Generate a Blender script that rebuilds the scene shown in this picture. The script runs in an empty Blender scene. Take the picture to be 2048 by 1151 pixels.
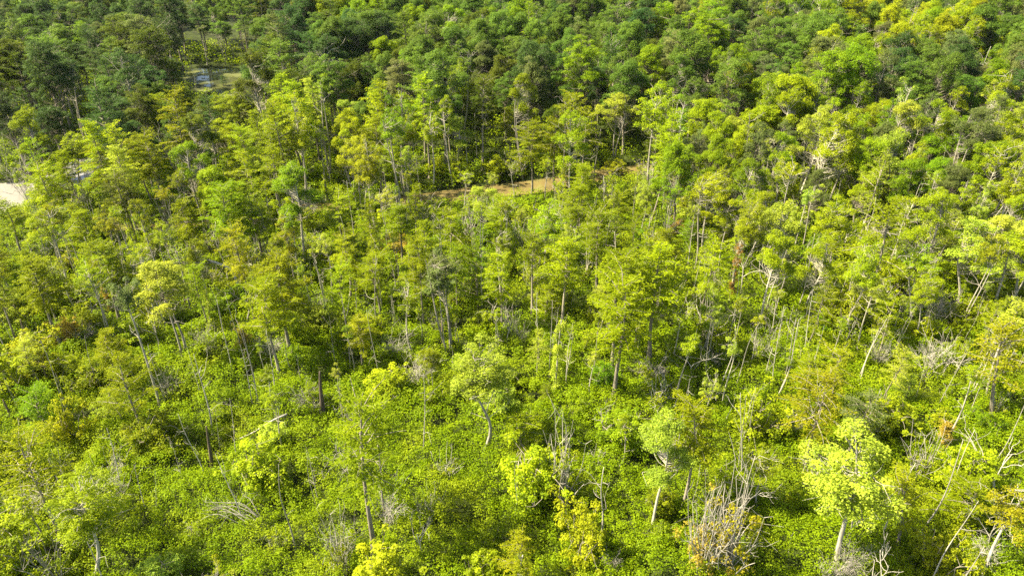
import bpy, math, random
import numpy as np
R = math.radians
rng = np.random.default_rng(7)
random.seed(7)
S = bpy.context.scene
COL = S.collection

# ------------------------------------------------------------------ camera, sky, sun, exposure
CAM_H, PITCH, FPX, PW, PH = 48.0, R(31.0), 1450.0, 2048, 1151
cam_d = bpy.data.cameras.new('camera')
cam = bpy.data.objects.new('camera', cam_d); COL.objects.link(cam)
cam.location = (0, 0, CAM_H); cam.rotation_euler = (R(90) - PITCH, 0, 0)
cam_d.sensor_fit = 'HORIZONTAL'; cam_d.angle = 2 * math.atan(PW / 2 / FPX)
cam_d.clip_start = 0.5; cam_d.clip_end = 5000
S.camera = cam
SUN_EL, SUN_AZ = R(51), R(-90)            # azimuth from +Y towards +X: the sun stands to the left, a little ahead
sd = np.array([math.sin(SUN_AZ) * math.cos(SUN_EL), math.cos(SUN_AZ) * math.cos(SUN_EL), math.sin(SUN_EL)])
W = bpy.data.worlds.new("World"); S.world = W; W.use_nodes = True
nt = W.node_tree
sky = nt.nodes.new('ShaderNodeTexSky'); sky.sky_type = 'NISHITA'; sky.sun_disc = False
sky.sun_elevation = SUN_EL; sky.sun_rotation = SUN_AZ; sky.air_density = 1.0; sky.dust_density = 2.0
bg = nt.nodes['Background']; bg.inputs[1].default_value = 0.07
nt.links.new(sky.outputs[0], bg.inputs[0])
sun_d = bpy.data.lights.new('sun', 'SUN'); sun_d.energy = 5.0; sun_d.angle = R(0.55); sun_d.color = (1.0, 0.91, 0.64)
sun = bpy.data.objects.new('sun', sun_d); COL.objects.link(sun)
from mathutils import Vector
sun.rotation_euler = Vector(sd).to_track_quat('Z', 'Y').to_euler()
S.view_settings.view_transform = 'Standard'; S.view_settings.look = 'None'
S.view_settings.exposure = 1.95; S.view_settings.gamma = 1.0
S.cycles.max_bounces = 8; S.cycles.diffuse_bounces = 6; S.cycles.transmission_bounces = 6
S.cycles.use_denoising = False

# ------------------------------------------------------------------ geometry of the view, used to measure the ground
CP, SP = math.cos(PITCH), math.sin(PITCH)
def G(px, py):
    u, v = (px - PW / 2) / FPX, (PH / 2 - py) / FPX
    dy, dz = CP + v * SP, -SP + v * CP
    t = -CAM_H / dz
    return u * t, dy * t
def depth(x, y, z=0): return y * CP - (z - CAM_H) * SP
def proj(x, y, z):
    d = depth(x, y, z)
    return PW / 2 + FPX * x / d, PH / 2 - FPX * (y * SP + (z - CAM_H) * CP) / d
def height_at(y, topy):
    v = (PH / 2 - topy) / FPX
    return CAM_H + y * (v * CP - SP) / (CP + v * SP)

# ------------------------------------------------------------------ materials
def new_mat(name):
    m = bpy.data.materials.new(name); m.use_nodes = True
    t = m.node_tree
    for n in list(t.nodes): t.nodes.remove(n)
    out = t.nodes.new('ShaderNodeOutputMaterial')
    return m, t, out
def N(t, kind, **kw):
    n = t.nodes.new(kind)
    for k, v in kw.items():
        if k.startswith('i_'): n.inputs[k[2:].replace('_', ' ')].default_value = v
        else: setattr(n, k, v)
    return n
def leaf_material(name, trans=0.48, rough=0.5, spec=0.25, patch=0.0):
    m, t, out = new_mat(name); L = t.links.new
    oi = N(t, 'ShaderNodeObjectInfo')
    at = N(t, 'ShaderNodeAttribute', attribute_name='tint')
    hs = N(t, 'ShaderNodeHueSaturation')
    mh = N(t, 'ShaderNodeMapRange'); mh.inputs['To Min'].default_value = 0.518; mh.inputs['To Max'].default_value = 0.492
    mv = N(t, 'ShaderNodeMapRange'); mv.inputs['To Min'].default_value = 0.62; mv.inputs['To Max'].default_value = 1.38
    L(at.outputs['Fac'], mh.inputs[0]); L(at.outputs['Fac'], mv.inputs[0])
    L(mh.outputs[0], hs.inputs['Hue']); L(mv.outputs[0], hs.inputs['Value'])
    src = oi.outputs['Color']
    if patch:
        ge = N(t, 'ShaderNodeNewGeometry'); nz = N(t, 'ShaderNodeTexNoise'); nz.inputs['Scale'].default_value = 0.16; nz.inputs['Detail'].default_value = 5
        L(ge.outputs['Position'], nz.inputs['Vector'])
        cr = N(t, 'ShaderNodeMapRange'); cr.inputs['From Min'].default_value = 0.5; cr.inputs['From Max'].default_value = 0.72; cr.inputs['To Max'].default_value = patch
        L(nz.outputs['Fac'], cr.inputs[0])
        mx = N(t, 'ShaderNodeMix', data_type='RGBA'); mx.inputs[7].default_value = (0.26, 0.29, 0.010, 1)
        L(cr.outputs[0], mx.inputs[0]); L(src, mx.inputs[6]); src = mx.outputs[2]
    L(src, hs.inputs['Color'])
    p = N(t, 'ShaderNodeBsdfPrincipled'); p.inputs['Roughness'].default_value = rough; p.inputs['Specular IOR Level'].default_value = spec
    L(hs.outputs[0], p.inputs['Base Color'])
    hs2 = N(t, 'ShaderNodeHueSaturation'); hs2.inputs['Hue'].default_value = 0.49; hs2.inputs['Value'].default_value = 1.5
    L(hs.outputs[0], hs2.inputs['Color'])
    tr = N(t, 'ShaderNodeBsdfTranslucent'); L(hs2.outputs[0], tr.inputs[0])
    mi = N(t, 'ShaderNodeMixShader'); mi.inputs[0].default_value = trans
    L(p.outputs[0], mi.inputs[1]); L(tr.outputs[0], mi.inputs[2]); L(mi.outputs[0], out.inputs[0])
    return m
def bark_material(name, c1, c2, scale=3.0):
    m, t, out = new_mat(name); L = t.links.new
    tc = N(t, 'ShaderNodeTexCoord'); mp = N(t, 'ShaderNodeMapping'); mp.inputs['Scale'].default_value = (scale, scale, scale * 0.22)
    nz = N(t, 'ShaderNodeTexNoise'); nz.inputs['Scale'].default_value = 2.2; nz.inputs['Detail'].default_value = 6; nz.inputs['Roughness'].default_value = 0.7
    cr = N(t, 'ShaderNodeValToRGB'); cr.color_ramp.elements[0].position = 0.3; cr.color_ramp.elements[1].position = 0.68
    cr.color_ramp.elements[0].color = (*c1, 1); cr.color_ramp.elements[1].color = (*c2, 1)
    oi = N(t, 'ShaderNodeObjectInfo')
    hs = N(t, 'ShaderNodeHueSaturation'); mv = N(t, 'ShaderNodeMapRange'); mv.inputs['To Min'].default_value = 0.65; mv.inputs['To Max'].default_value = 1.2
    L(oi.outputs['Random'], mv.inputs[0]); L(mv.outputs[0], hs.inputs['Value'])
    bp = N(t, 'ShaderNodeBump'); bp.inputs['Strength'].default_value = 0.6; bp.inputs['Distance'].default_value = 0.05
    p = N(t, 'ShaderNodeBsdfPrincipled'); p.inputs['Roughness'].default_value = 0.9; p.inputs['Specular IOR Level'].default_value = 0.15
    L(tc.outputs['Object'], mp.inputs[0]); L(mp.outputs[0], nz.inputs['Vector']); L(nz.outputs['Fac'], cr.inputs[0])
    L(cr.outputs[0], hs.inputs['Color']); L(hs.outputs[0], p.inputs['Base Color'])
    L(nz.outputs['Fac'], bp.inputs['Height']); L(bp.outputs[0], p.inputs['Normal']); L(p.outputs[0], out.inputs[0])
    return m
M_NEEDLE = leaf_material('cypress_needles', 0.5, 0.6, 0.06)
M_LEAF = leaf_material('broad_leaves', 0.45, 0.5, 0.10)
M_COVER = leaf_material('cover_leaves', 0.45, 0.55, 0.10, patch=0.75)
M_BARK = bark_material('brown_grey_bark', (0.12, 0.10, 0.078), (0.38, 0.33, 0.26))
M_PALE = bark_material('pale_bark', (0.22, 0.19, 0.15), (0.50, 0.46, 0.38))
M_DEAD = bark_material('weathered_dead_wood', (0.21, 0.185, 0.155), (0.50, 0.46, 0.395))
M_DARK = bark_material('damp_dark_wood', (0.05, 0.04, 0.03), (0.17, 0.13, 0.10))

# ------------------------------------------------------------------ mesh building
def build_mesh(name, V, Q, mats, tint=None, mi=None):
    me = bpy.data.meshes.new(name)
    V = np.asarray(V, np.float32); Q = np.asarray(Q, np.int32)
    me.vertices.add(len(V)); me.vertices.foreach_set('co', V.ravel())
    me.loops.add(Q.size); me.loops.foreach_set('vertex_index', Q.ravel())
    me.polygons.add(len(Q)); me.polygons.foreach_set('loop_start', np.arange(0, Q.size, 4, dtype=np.int32))
    if mi is not None: me.polygons.foreach_set('material_index', np.asarray(mi, np.int32))
    if tint is not None:
        a = me.attributes.new('tint', 'FLOAT', 'POINT'); a.data.foreach_set('value', np.asarray(tint, np.float32))
    for m in mats: me.materials.append(m)
    me.update(calc_edges=True)
    return me
class Tubes:
    def __init__(s): s.V, s.Q, s.n = [], [], 0
    def add(s, pts, rad, sides=6, cap=False):
        pts = np.asarray(pts, float); rad = np.asarray(rad, float)
        if cap: pts = np.vstack([pts, pts[-1:] + 1e-3]); rad = np.append(rad, 1e-3)
        k = len(pts); T = np.gradient(pts, axis=0); T /= np.linalg.norm(T, axis=1, keepdims=True) + 1e-9
        ref = np.array([0, 0, 1.0]) if abs(T[0, 2]) < 0.8 else np.array([1.0, 0, 0])
        A = np.cross(T, ref); A /= np.linalg.norm(A, axis=1, keepdims=True) + 1e-9
        B = np.cross(T, A)
        th = np.linspace(0, 2 * math.pi, sides, endpoint=False)
        ring = pts[:, None] + rad[:, None, None] * (np.cos(th)[None, :, None] * A[:, None] + np.sin(th)[None, :, None] * B[:, None])
        s.V.append(ring.reshape(-1, 3))
        i = np.arange(k - 1)[:, None] * sides; j = np.arange(sides)[None]
        a, b = i + j, i + (j + 1) % sides
        s.Q.append(np.stack([a, b, b + sides, a + sides], -1).reshape(-1, 4) + s.n); s.n += k * sides
    def mesh(s, name, mat): return build_mesh(name, np.vstack(s.V), np.vstack(s.Q), [mat])
def unit(a): return a / (np.linalg.norm(a, axis=-1, keepdims=True) + 1e-9)
class Leaves:
    """leaf blades: pointed four-cornered blades, folded a little along the midrib"""
    def __init__(s): s.V, s.t, s.n = [], [], 0
    def add(s, P, D, U, L, Wd, tint=None):
        n = len(P); D = unit(D); Sd = unit(np.cross(D, U)); Nn = np.cross(Sd, D)
        L = np.broadcast_to(np.asarray(L, float), (n,))[:, None]; Wd = np.broadcast_to(np.asarray(Wd, float), (n,))[:, None]
        f = rng.uniform(-0.05, 0.3, (n, 1)) * Wd
        b = P; tip = P + D * L - Nn * L * rng.uniform(-0.05, 0.25, (n, 1))
        m = P + D * L * rng.uniform(0.38, 0.6, (n, 1)); l = m + Sd * Wd * .5 + Nn * f; r = m - Sd * Wd * .5 + Nn * f
        s.V.append(np.stack([b, l, tip, r], 1).reshape(-1, 3)); s.n += n
        tt = rng.random(n) if tint is None else np.clip(tint, 0, 1)
        s.t.append(np.repeat(tt, 4))
    def mesh(s, name, mat):
        V = np.vstack(s.V); return build_mesh(name, V, np.arange(len(V)).reshape(-1, 4), [mat], np.concatenate(s.t))
def clump(Lf, c, rad, n, size, flat=0.75, spread=1.0, base=0.5):
    """a rounded spray of leaves about c; leaves face outwards and up"""
    d = unit(rng.normal(size=(n, 3))); d[:, 2] = np.where(d[:, 2] < -0.35, -d[:, 2], d[:, 2])
    r = rad * rng.uniform(0.35, 1.0, n) ** 0.6
    P = c + d * r[:, None] * np.array([1, 1, flat])
    U = unit(d * 0.6 + np.array([0, 0, 0.7]) + rng.normal(size=(n, 3)) * 0.45)
    D = np.cross(U, rng.normal(size=(n, 3))); D[:, 2] -= 0.15
    s = size * rng.uniform(0.65, 1.3, n)
    Lf.add(P, D, U, s, s * rng.uniform(0.55, 0.8, n), base + rng.normal(size=n) * 0.2)
def bend(p0, p1, n, amp, sag=0.0):
    t = np.linspace(0, 1, n)[:, None]; p0, p1 = np.asarray(p0, float), np.asarray(p1, float)
    w = np.sin(t * math.pi)
    o = rng.normal(size=3) * amp; o2 = rng.normal(size=3) * amp * 0.6
    return p0 + (p1 - p0) * t + w * o + np.sin(2 * math.pi * t) * o2 + w * np.array([0, 0, sag])

# ------------------------------------------------------------------ the kinds of plant; each returns {part: mesh} with its height and crown width
def make_cypress(H=15.0, Rm=3.2, start=0.36, nb=62, dens=1.0, flat=False):
    T, Lf = Tubes(), Leaves()
    tp = bend((0, 0, -0.3), (rng.normal() * .3, rng.normal() * .3, H), 14, H * 0.012)
    tz = np.linspace(0, 1, 14); tr = 0.155 * (1 - tz) ** 0.8 + 0.02 + 0.2 * np.exp(-tz * 16)
    T.add(tp, tr, 8)
    def at(t): return np.array([np.interp(t, tz, tp[:, k]) for k in range(3)])
    az = rng.random() * 6.28
    lop = rng.uniform(-0.42, 0.42, 2)
    for i in range(nb):
        t = start + (1 - start) * ((i + rng.random() * .8) / nb) ** 0.92
        u = (t - start) / (1 - start)
        az += 2.4 + rng.normal() * .35
        prof = min(1, 0.5 + 2.0 * u) * (1 - u ** 2.4 * (0.45 if flat else 0.72))
        ln = Rm * prof * rng.choice([rng.uniform(.25, .55), rng.uniform(.7, 1.2)], p=[.38, .62]) * (1 + lop[0] * math.cos(az) + lop[1] * math.sin(az))
        el = -0.12 + 0.75 * u ** 1.5 + rng.normal() * .12
        d = np.array([math.cos(az) * math.cos(el), math.sin(az) * math.cos(el), math.sin(el)])
        p0 = at(min(t, .995)); p1 = p0 + d * ln
        bp = bend(p0, p1, 6, ln * .04, ln * .06)
        T.add(bp, np.linspace(max(.018, ln * .016), .008, 6), 4)
        side = np.cross(d, [0, 0, 1.0]); side /= np.linalg.norm(side) + 1e-9
        ns = max(4, int(ln / 0.2 * dens))
        tone = 0.5 + rng.normal() * .13
        for j in range(ns):
            s = 0.18 + 0.82 * (j + rng.random()) / ns
            q = np.array([np.interp(s, np.linspace(0, 1, 6), bp[:, k]) for k in range(3)])
            sg = 1 if j % 2 else -1
            sl = (0.35 + 0.45 * ln * (1 - s) * .6) * rng.uniform(.6, 1.2)
            sdv = unit(d * .75 + side * sg * rng.uniform(.5, 1.0) + np.array([0, 0, rng.normal() * .22]))
            m = max(5, int(sl / 0.055 * dens))
            w = rng.random(m)
            P = q + sdv * (w * sl)[:, None] + rng.normal(size=(m, 3)) * [.07, .07, .045]
            P[:, 2] -= (w * sl) ** 2 * .12
            sgn = np.where(np.arange(m) % 2, 1., -1.)[:, None]
            sd2 = np.cross(sdv, [0, 0, 1.0])
            D = sdv * .7 + sd2 * sgn * rng.uniform(.3, 1.1, (m, 1)) + rng.normal(size=(m, 3)) * .2 + [0, 0, -.08]
            U = np.array([0, 0, 1.0]) + rng.normal(size=(m, 3)) * .38
            Lf.add(P, D, U, rng.uniform(.18, .36, m), rng.uniform(.07, .12, m), tone + rng.normal(size=m) * .17)
    m = 160
    P = at(.97) + rng.normal(size=(m, 3)) * [.22, .22, .45]
    Lf.add(P, rng.normal(size=(m, 3)) + [0, 0, .4], rng.normal(size=(m, 3)) + [0, 0, .5], .25, .08)
    return dict(trunk=T.mesh('cypress_trunk', M_BARK), crown=Lf.mesh('cypress_crown', M_NEEDLE), H=H, W=2 * Rm)

def make_broadleaf(H, Wd, start, ncl, crad, nleaf, lsize, bark, r0=.16, stems=1, shell=.55, bare=0, flat=.95, top=1.0, lobes=0):
    """trunk, limbs reaching to leaf sprays inside an egg-shaped crown"""
    T, Lf = Tubes(), Leaves()
    trunks = []
    for k in range(stems):
        a = rng.random() * 6.28; off = np.array([math.cos(a), math.sin(a), 0]) * (.0 if stems == 1 else Wd * rng.uniform(.12, .3))
        e = off + np.array([rng.normal() * Wd * .06, rng.normal() * Wd * .06, H * rng.uniform(.84, .93)])
        tp = bend(np.array([off[0] * .15, off[1] * .15, -.3]), e, 12, H * .02)
        tz = np.linspace(0, 1, 12)
        T.add(tp, r0 / math.sqrt(stems) * (1.05 - tz) ** .8 + .015 + r0 * .5 * np.exp(-tz * 18), 7)
        trunks.append(tp)
    cz0 = start * H; cc = np.array([0, 0, (cz0 + H * top) / 2]); hz = (H * top - cz0) / 2
    lump = [unit(rng.normal(size=3)) for _ in range(6)]
    LB = []
    for k in range(lobes):
        a = k * 2.4 + rng.normal() * .3; u = (k + .5) / lobes
        z = H * (start + (.9 - start) * (.25 + .72 * u)); rr = Wd * .36 * math.sqrt(max(0, 1 - u ** 1.5)) * rng.uniform(.6, 1.15)
        LB.append((np.array([math.cos(a) * rr, math.sin(a) * rr, z]), Wd * rng.uniform(.15, .26)))
    for i in range(ncl):
        d = unit(rng.normal(size=3)); d[2] = d[2] if d[2] > -.45 else d[2] * .5
        lob = 1 + .22 * max(float(np.dot(d, l)) ** 3 for l in lump) - .18
        r = (shell + (1 - shell) * rng.random()) * lob
        c = cc + d * r * np.array([Wd / 2, Wd / 2, hz]) - np.array([0, 0, 0])
        if LB:
            lc, lr = LB[i % lobes]; d[2] = d[2] if d[2] > -.3 else -d[2]; c = lc + d * lr * rng.uniform(.55, 1.1) * [1, 1, 1.15]
        cr = crad * rng.uniform(.65, 1.35)
        clump(Lf, c, cr, int(nleaf * (cr / crad) ** 2), lsize, flat=flat, base=.5 + rng.normal() * .14)
        tp = trunks[i % stems]
        hz_at = np.clip(c[2] - np.linalg.norm(c[:2]) * rng.uniform(.5, 1.1), H * start * .85, H * .85)
        k = np.interp(hz_at, tp[:, 2], np.arange(12)); p0 = np.array([np.interp(k, np.arange(12), tp[:, j]) for j in range(3)])
        ln = np.linalg.norm(c - p0)
        T.add(bend(p0, c, 6, ln * .07, -ln * .05), np.linspace(.014 + ln * .006, .007, 6), 4)
        for _ in range(2): T.add(bend(p0 * .35 + c * .65, c + rng.normal(size=3) * cr * .7, 3, .04), [.016, .012, .006], 3)
    for i in range(bare):
        tp = trunks[i % stems]; k = rng.uniform(4, 11); p0 = np.array([np.interp(k, np.arange(12), tp[:, j]) for j in range(3)])
        a = rng.random() * 6.28; ln = Wd * rng.uniform(.25, .6)
        p1 = p0 + np.array([math.cos(a) * ln, math.sin(a) * ln, ln * rng.uniform(.1, .9)])
        b = bend(p0, p1, 6, ln * .08); T.add(b, np.linspace(.035, .008, 6), 4)
        for _ in range(4):
            q = b[rng.integers(2, 6)]; T.add(bend(q, q + rng.normal(size=3) * ln * .22 + [0, 0, ln * .12], 3, .03), [.014, .01, .005], 3)
    return dict(trunk=T.mesh('trunk', bark), crown=Lf.mesh('crown', M_LEAF), H=H, W=Wd)

def make_shrub(H, Wd, ncl, nleaf, lsize, twigs=0, stems=7):
    T, Lf = Tubes(), Leaves()
    for k in range(stems):
        a = k * 2.4 + rng.normal() * .4; sp = Wd / 2 * rng.uniform(.1, .85); z = H * rng.uniform(.5, 1.0) * (1 - .35 * (sp / Wd * 2) ** 2)
        b = bend((0, 0, -.2), (math.cos(a) * sp, math.sin(a) * sp, z), 8, .15, .1); T.add(b, np.linspace(.04, .01, 8), 4)
        tone = .5 + rng.normal() * .15
        for _ in range(max(2, int(ncl / stems))):
            q = b[rng.integers(2, 8)]; o = rng.normal(size=3) * Wd * .10; c = q + o; c[2] = max(c[2], .3)
            clump(Lf, c, Wd * .075 * rng.uniform(.5, 1.5), nleaf, lsize, flat=1.0, base=tone + rng.normal() * .1)
            T.add(bend(q, c, 3, .03), [.014, .01, .006], 3)
    for i in range(twigs):
        a = rng.random() * 6.28; ln = H * rng.uniform(.7, 1.2); sp = Wd * rng.uniform(.1, .5)
        b = bend((0, 0, -.2), (math.cos(a) * sp, math.sin(a) * sp, ln), 6, .15); T.add(b, np.linspace(.03, .007, 6), 4)
        for _ in range(3):
            q = b[rng.integers(2, 6)]; T.add(bend(q, q + rng.normal(size=3) * .3 + [0, 0, .25], 3, .03), [.011, .008, .004], 3)
    return dict(stems=T.mesh('shrub_stems', M_DEAD if twigs else M_BARK), foliage=Lf.mesh('shrub_foliage', M_LEAF), H=H, W=Wd)

def make_pole(H, r, nbr, lean, crook=.02, spread=.16, mat=None):
    """a standing dead trunk with a broken top and a few stubs or dead limbs"""
    T, BR = Tubes(), []
    a = rng.random() * 6.28
    tp = bend((0, 0, -.3), (math.cos(a) * lean * H, math.sin(a) * lean * H, H), 12, H * crook)
    tz = np.linspace(0, 1, 12)
    T.add(tp, r * (1 - .72 * tz) + r * .6 * np.exp(-tz * 14), 7, cap=True)
    for i in range(nbr):
        k = rng.uniform(3.5, 11); p0 = np.array([np.interp(k, np.arange(12), tp[:, j]) for j in range(3)])
        B = Tubes(); BR.append(B); b = rng.random() * 6.28; ln = H * spread * rng.uniform(.35, 1.3)
        p1 = p0 + np.array([math.cos(b), math.sin(b), rng.uniform(-.1, .9)]) * ln
        bp = bend(p0, p1, 5, ln * .1); B.add(bp, np.linspace(r * .33, r * .09, 5), 4)
        for _ in range(int(rng.integers(1, 4))):
            q = bp[rng.integers(1, 5)]; e = q + (p1 - p0) * .3 + rng.normal(size=3) * ln * .25
            B.add(bend(q, e, 3, .03), [r * .16, r * .12, r * .06], 3)
    d = dict(trunk=T.mesh('dead_trunk', mat or M_DEAD), H=H, W=max(.5, H * spread * 1.6))
    d['branch'] = [b.mesh('dead_branch', mat or M_DEAD) for b in BR]
    return d

def make_dead_bush(H, Wd, nst, tw, arch=.0):
    """bare grey stems fanning from one base with fine forked twigs"""
    T, B = Tubes(), Tubes()
    for i in range(nst):
        a = rng.random() * 6.28; sp = Wd / 2 * rng.uniform(.15, 1.0); z = H * rng.uniform(.55, 1.0)
        e = np.array([math.cos(a) * sp, math.sin(a) * sp, z * (1 - arch * rng.random())])
        b = bend((math.cos(a) * .06, math.sin(a) * .06, -.2), e, 8, H * .05, H * arch * .35)
        T.add(b, np.linspace(.024, .008, 8), 5)
        for _ in range(tw):
            q = b[rng.integers(2, 8)]; g = unit(e) * .5 + rng.normal(size=3) * .55; ln = H * rng.uniform(.12, .32)
            w = bend(q, q + g * ln, 4, ln * .1); B.add(w, np.linspace(.018, .007, 4), 3)
            for _ in range(2):
                q2 = w[rng.integers(1, 4)]; B.add(bend(q2, q2 + (g + rng.normal(size=3) * .7) * ln * .5, 3, .02), [.010, .008, .005], 3)
    return dict(stems=T.mesh('dead_stems', M_DEAD), twigs=B.mesh('dead_twigs', M_DEAD), H=H, W=Wd)

def make_dead_tree(H, Wd, r=.10, lv=3):
    """a bare forking tree, limbs dividing three times"""
    T, BR = Tubes(), []
    def fork(p, d, ln, r, l, B=None):
        e = p + d * ln; b = bend(p, e, 6, ln * .06)
        (T if l == 0 else B).add(b, np.linspace(r, r * .6, 6), 7 if l == 0 else 4)
        if l >= lv: return
        for k in range(int(rng.integers(2, 4)) + (l == 0)):
            s = rng.uniform(.55, 1); q = np.array([np.interp(s * 5, np.arange(6), b[:, j]) for j in range(3)])
            nB = B
            if l == 0: nB = Tubes(); BR.append(nB)
            dd = unit(d * .9 + rng.normal(size=3) * .55 + [0, 0, .18]); fork(q, dd, ln * rng.uniform(.45, .75), r * .55, l + 1, nB)
    fork(np.array([0, 0, -.3]), unit(np.array([rng.normal() * .08, rng.normal() * .08, 1])), H * .48, r, 0)
    allv = np.vstack(T.V + [v for b in BR for v in b.V]); hh = allv[:, 2].max()
    return dict(trunk=T.mesh('dead_trunk', M_DEAD), branch=[b.mesh('dead_limb', M_DEAD) for b in BR], H=float(hh), W=float(np.ptp(allv[:, 0])))

def make_vine_column(H, r, n):
    T, Lf = Tubes(), Leaves()
    tp = bend((0, 0, -.3), (rng.normal() * .3, rng.normal() * .3, H), 12, H * .015)
    T.add(tp, np.linspace(.15, .06, 12), 6, cap=True)
    for i in range(n):
        k = rng.uniform(.4, 10.6); p0 = np.array([np.interp(k, np.arange(12), tp[:, j]) for j in range(3)])
        a = rng.random() * 6.28; o = r * rng.uniform(.3, 1.0) * (.6 + .5 * math.sin(k * 1.7 + 1) ** 2)
        clump(Lf, p0 + [math.cos(a) * o, math.sin(a) * o, 0], r * rng.uniform(.35, .8), 60, .17, flat=1.1, base=.5 + rng.normal() * .15)
    for _ in range(7):
        q = tp[rng.integers(7, 12)]; T.add(bend(q, q + rng.normal(size=3) * .7 + [0, 0, .6], 4, .08), [.03, .02, .012, .007], 4)
    return dict(trunk=T.mesh('vine_trunk', M_DEAD), vine=Lf.mesh('vine_leaves', M_LEAF), H=H, W=2.6 * r)

LIB = {}
LIB['cypress_tree'] = [make_cypress(15, rng.uniform(2.5, 3.5), rng.uniform(.36, .56), int(rng.integers(40, 66)), rng.uniform(1.0, 1.2), i % 2 == 0) for i in range(12)]
LIB['sparse_cypress'] = [make_cypress(13, rng.uniform(2.8, 3.6), rng.uniform(.34, .5), int(rng.integers(40, 52)), .85, i % 2 == 0) for i in range(4)]
LIB['round_cypress'] = [make_cypress(9, 2.6, .12, 60, 1.0, True) for i in range(3)]
LIB['tupelo_tree'] = [make_broadleaf(14, rng.uniform(4.2, 5.4), rng.uniform(.26, .5), int(rng.integers(85, 115)), .46, 100, .135, M_PALE, .12, 1 + (i % 3 == 2), .35, 4, lobes=[0, 6, 8, 5][i % 4]) for i in range(8)]
LIB['slender_tree'] = [make_broadleaf(12, rng.uniform(3.2, 4.2), rng.uniform(.3, .66), int(rng.integers(32, 50)), .36, 75, .125, M_PALE, .10, 1 + (i % 2), .2, 5) for i in range(7)]
LIB['slender_tree'] += [make_broadleaf(12, rng.uniform(2.2, 3.0), rng.uniform(.56, .74), int(rng.integers(16, 28)), .34, 70, .125, M_PALE, .10, 1 + (i % 3 == 1), .2, 6) for i in range(6)]
LIB['broadleaf_tree'] = [make_broadleaf(18, rng.uniform(6.8, 9.0), rng.uniform(.18, .34), int(rng.integers(210, 270)), .70, 105, .19, M_BARK, .22, 1, .62, 0, .85, lobes=int(rng.integers(5, 10))) for i in range(11)]
LIB['spreading_tree'] = [make_broadleaf(17, rng.uniform(6.8, 8.6), rng.uniform(.3, .42), int(rng.integers(170, 220)), .62, 80, .185, M_BARK, .22, 1, .62, 3, .55, lobes=int(rng.integers(7, 12))) for i in range(7)]
LIB['shrub'] = [make_shrub(3.2, 3.4, int(rng.integers(80, 120)), 62, .115, stems=int(rng.integers(8, 14))) for i in range(6)]
LIB['twiggy_shrub'] = [make_shrub(3.2, 3.0, int(rng.integers(34, 50)), 34, .10, twigs=14) for i in range(5)]
LIB['dead_pole'] = [make_pole(8, rng.uniform(.06, .09), [0, 2, 4, 6, 3, 9, 1, 5][i], rng.uniform(0, .05), rng.uniform(.008, .03)) for i in range(8)]
LIB['stump'] = [make_pole(3.0, .20, [0, 1, 0][i], .05, .01, mat=M_DARK) for i in range(3)]
LIB['dead_bush'] = [make_dead_bush(3.4, 3.2, int(rng.integers(9, 15)), 9, [.0, .35, .6, .2, .5][i]) for i in range(5)]
LIB['dead_tree'] = [make_dead_tree(9, 4) for i in range(6)]
LIB['vine_column'] = [make_vine_column(8, .75, 46) for i in range(4)]

for k_, lib in LIB.items():              # true height and crown width of every plant
    for p in lib:
        me = next(p[q] for q in ('crown', 'foliage', 'vine', 'trunk', 'stems') if q in p)
        co = np.zeros(len(me.vertices) * 3, np.float32); me.vertices.foreach_get('co', co); co = co.reshape(-1, 3)
        if k_ != 'dead_tree': p['H'] = float(np.percentile(co[:, 2], 99.7))
        if any(q in p for q in ('crown', 'foliage', 'vine')): p['W'] = 2 * float(np.percentile(np.hypot(co[:, 0], co[:, 1]), 94))
# ------------------------------------------------------------------ colours of foliage (leaf colours; dark green also has cloud shade painted in)
HUE = {
 'olive':  (0.196, 0.234, 0.006), 'gold-olive': (0.240, 0.262, 0.008), 'yellow-green': (0.252, 0.314, 0.007),
 'dark olive': (0.094, 0.126, 0.009), 'pale green': (0.295, 0.350, 0.030), 'bright green': (0.176, 0.262, 0.007),
 'mid green': (0.118, 0.188, 0.020), 'dark green': (0.062, 0.110, 0.021), 'grey-green': (0.132, 0.162, 0.040),
 'yellow': (0.290, 0.328, 0.009), 'orange': (0.350, 0.275, 0.034), 'rust red': (0.320, 0.190, 0.040),
}
THINGS = []   # [root, kind, colour, height, lean, crown centre]
GROUPS = {
 'cypress_tree': ('tree', 'cypresses standing in the swamp'), 'sparse_cypress': ('tree', 'thin crowned cypresses in the swamp'),
 'round_cypress': ('tree', 'low bushy cypresses in the swamp'), 'tupelo_tree': ('tree', 'pale trunked leafy trees in the swamp'),
 'slender_tree': ('tree', 'slender leafy trees in the swamp'), 'broadleaf_tree': ('tree', 'dense leafy trees of the forest'),
 'spreading_tree': ('tree', 'wide flat topped trees of the forest'), 'shrub': ('shrub', 'leafy shrubs among the ground cover'), 'twiggy_shrub': ('shrub', 'half bare shrubs among the ground cover'),
 'dead_pole': ('dead tree', 'dead standing trunks in the swamp'), 'stump': ('stump', 'dark broken stumps in the swamp'),
 'dead_bush': ('dead bush', 'bare grey bushes in the swamp'), 'dead_tree': ('dead tree', 'bare forking trees in the swamp'),
 'vine_column': ('dead tree', 'dead trunks wrapped in vines'),
}
GREEN_PARTS = ('crown', 'foliage', 'vine')
last = {}
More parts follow.
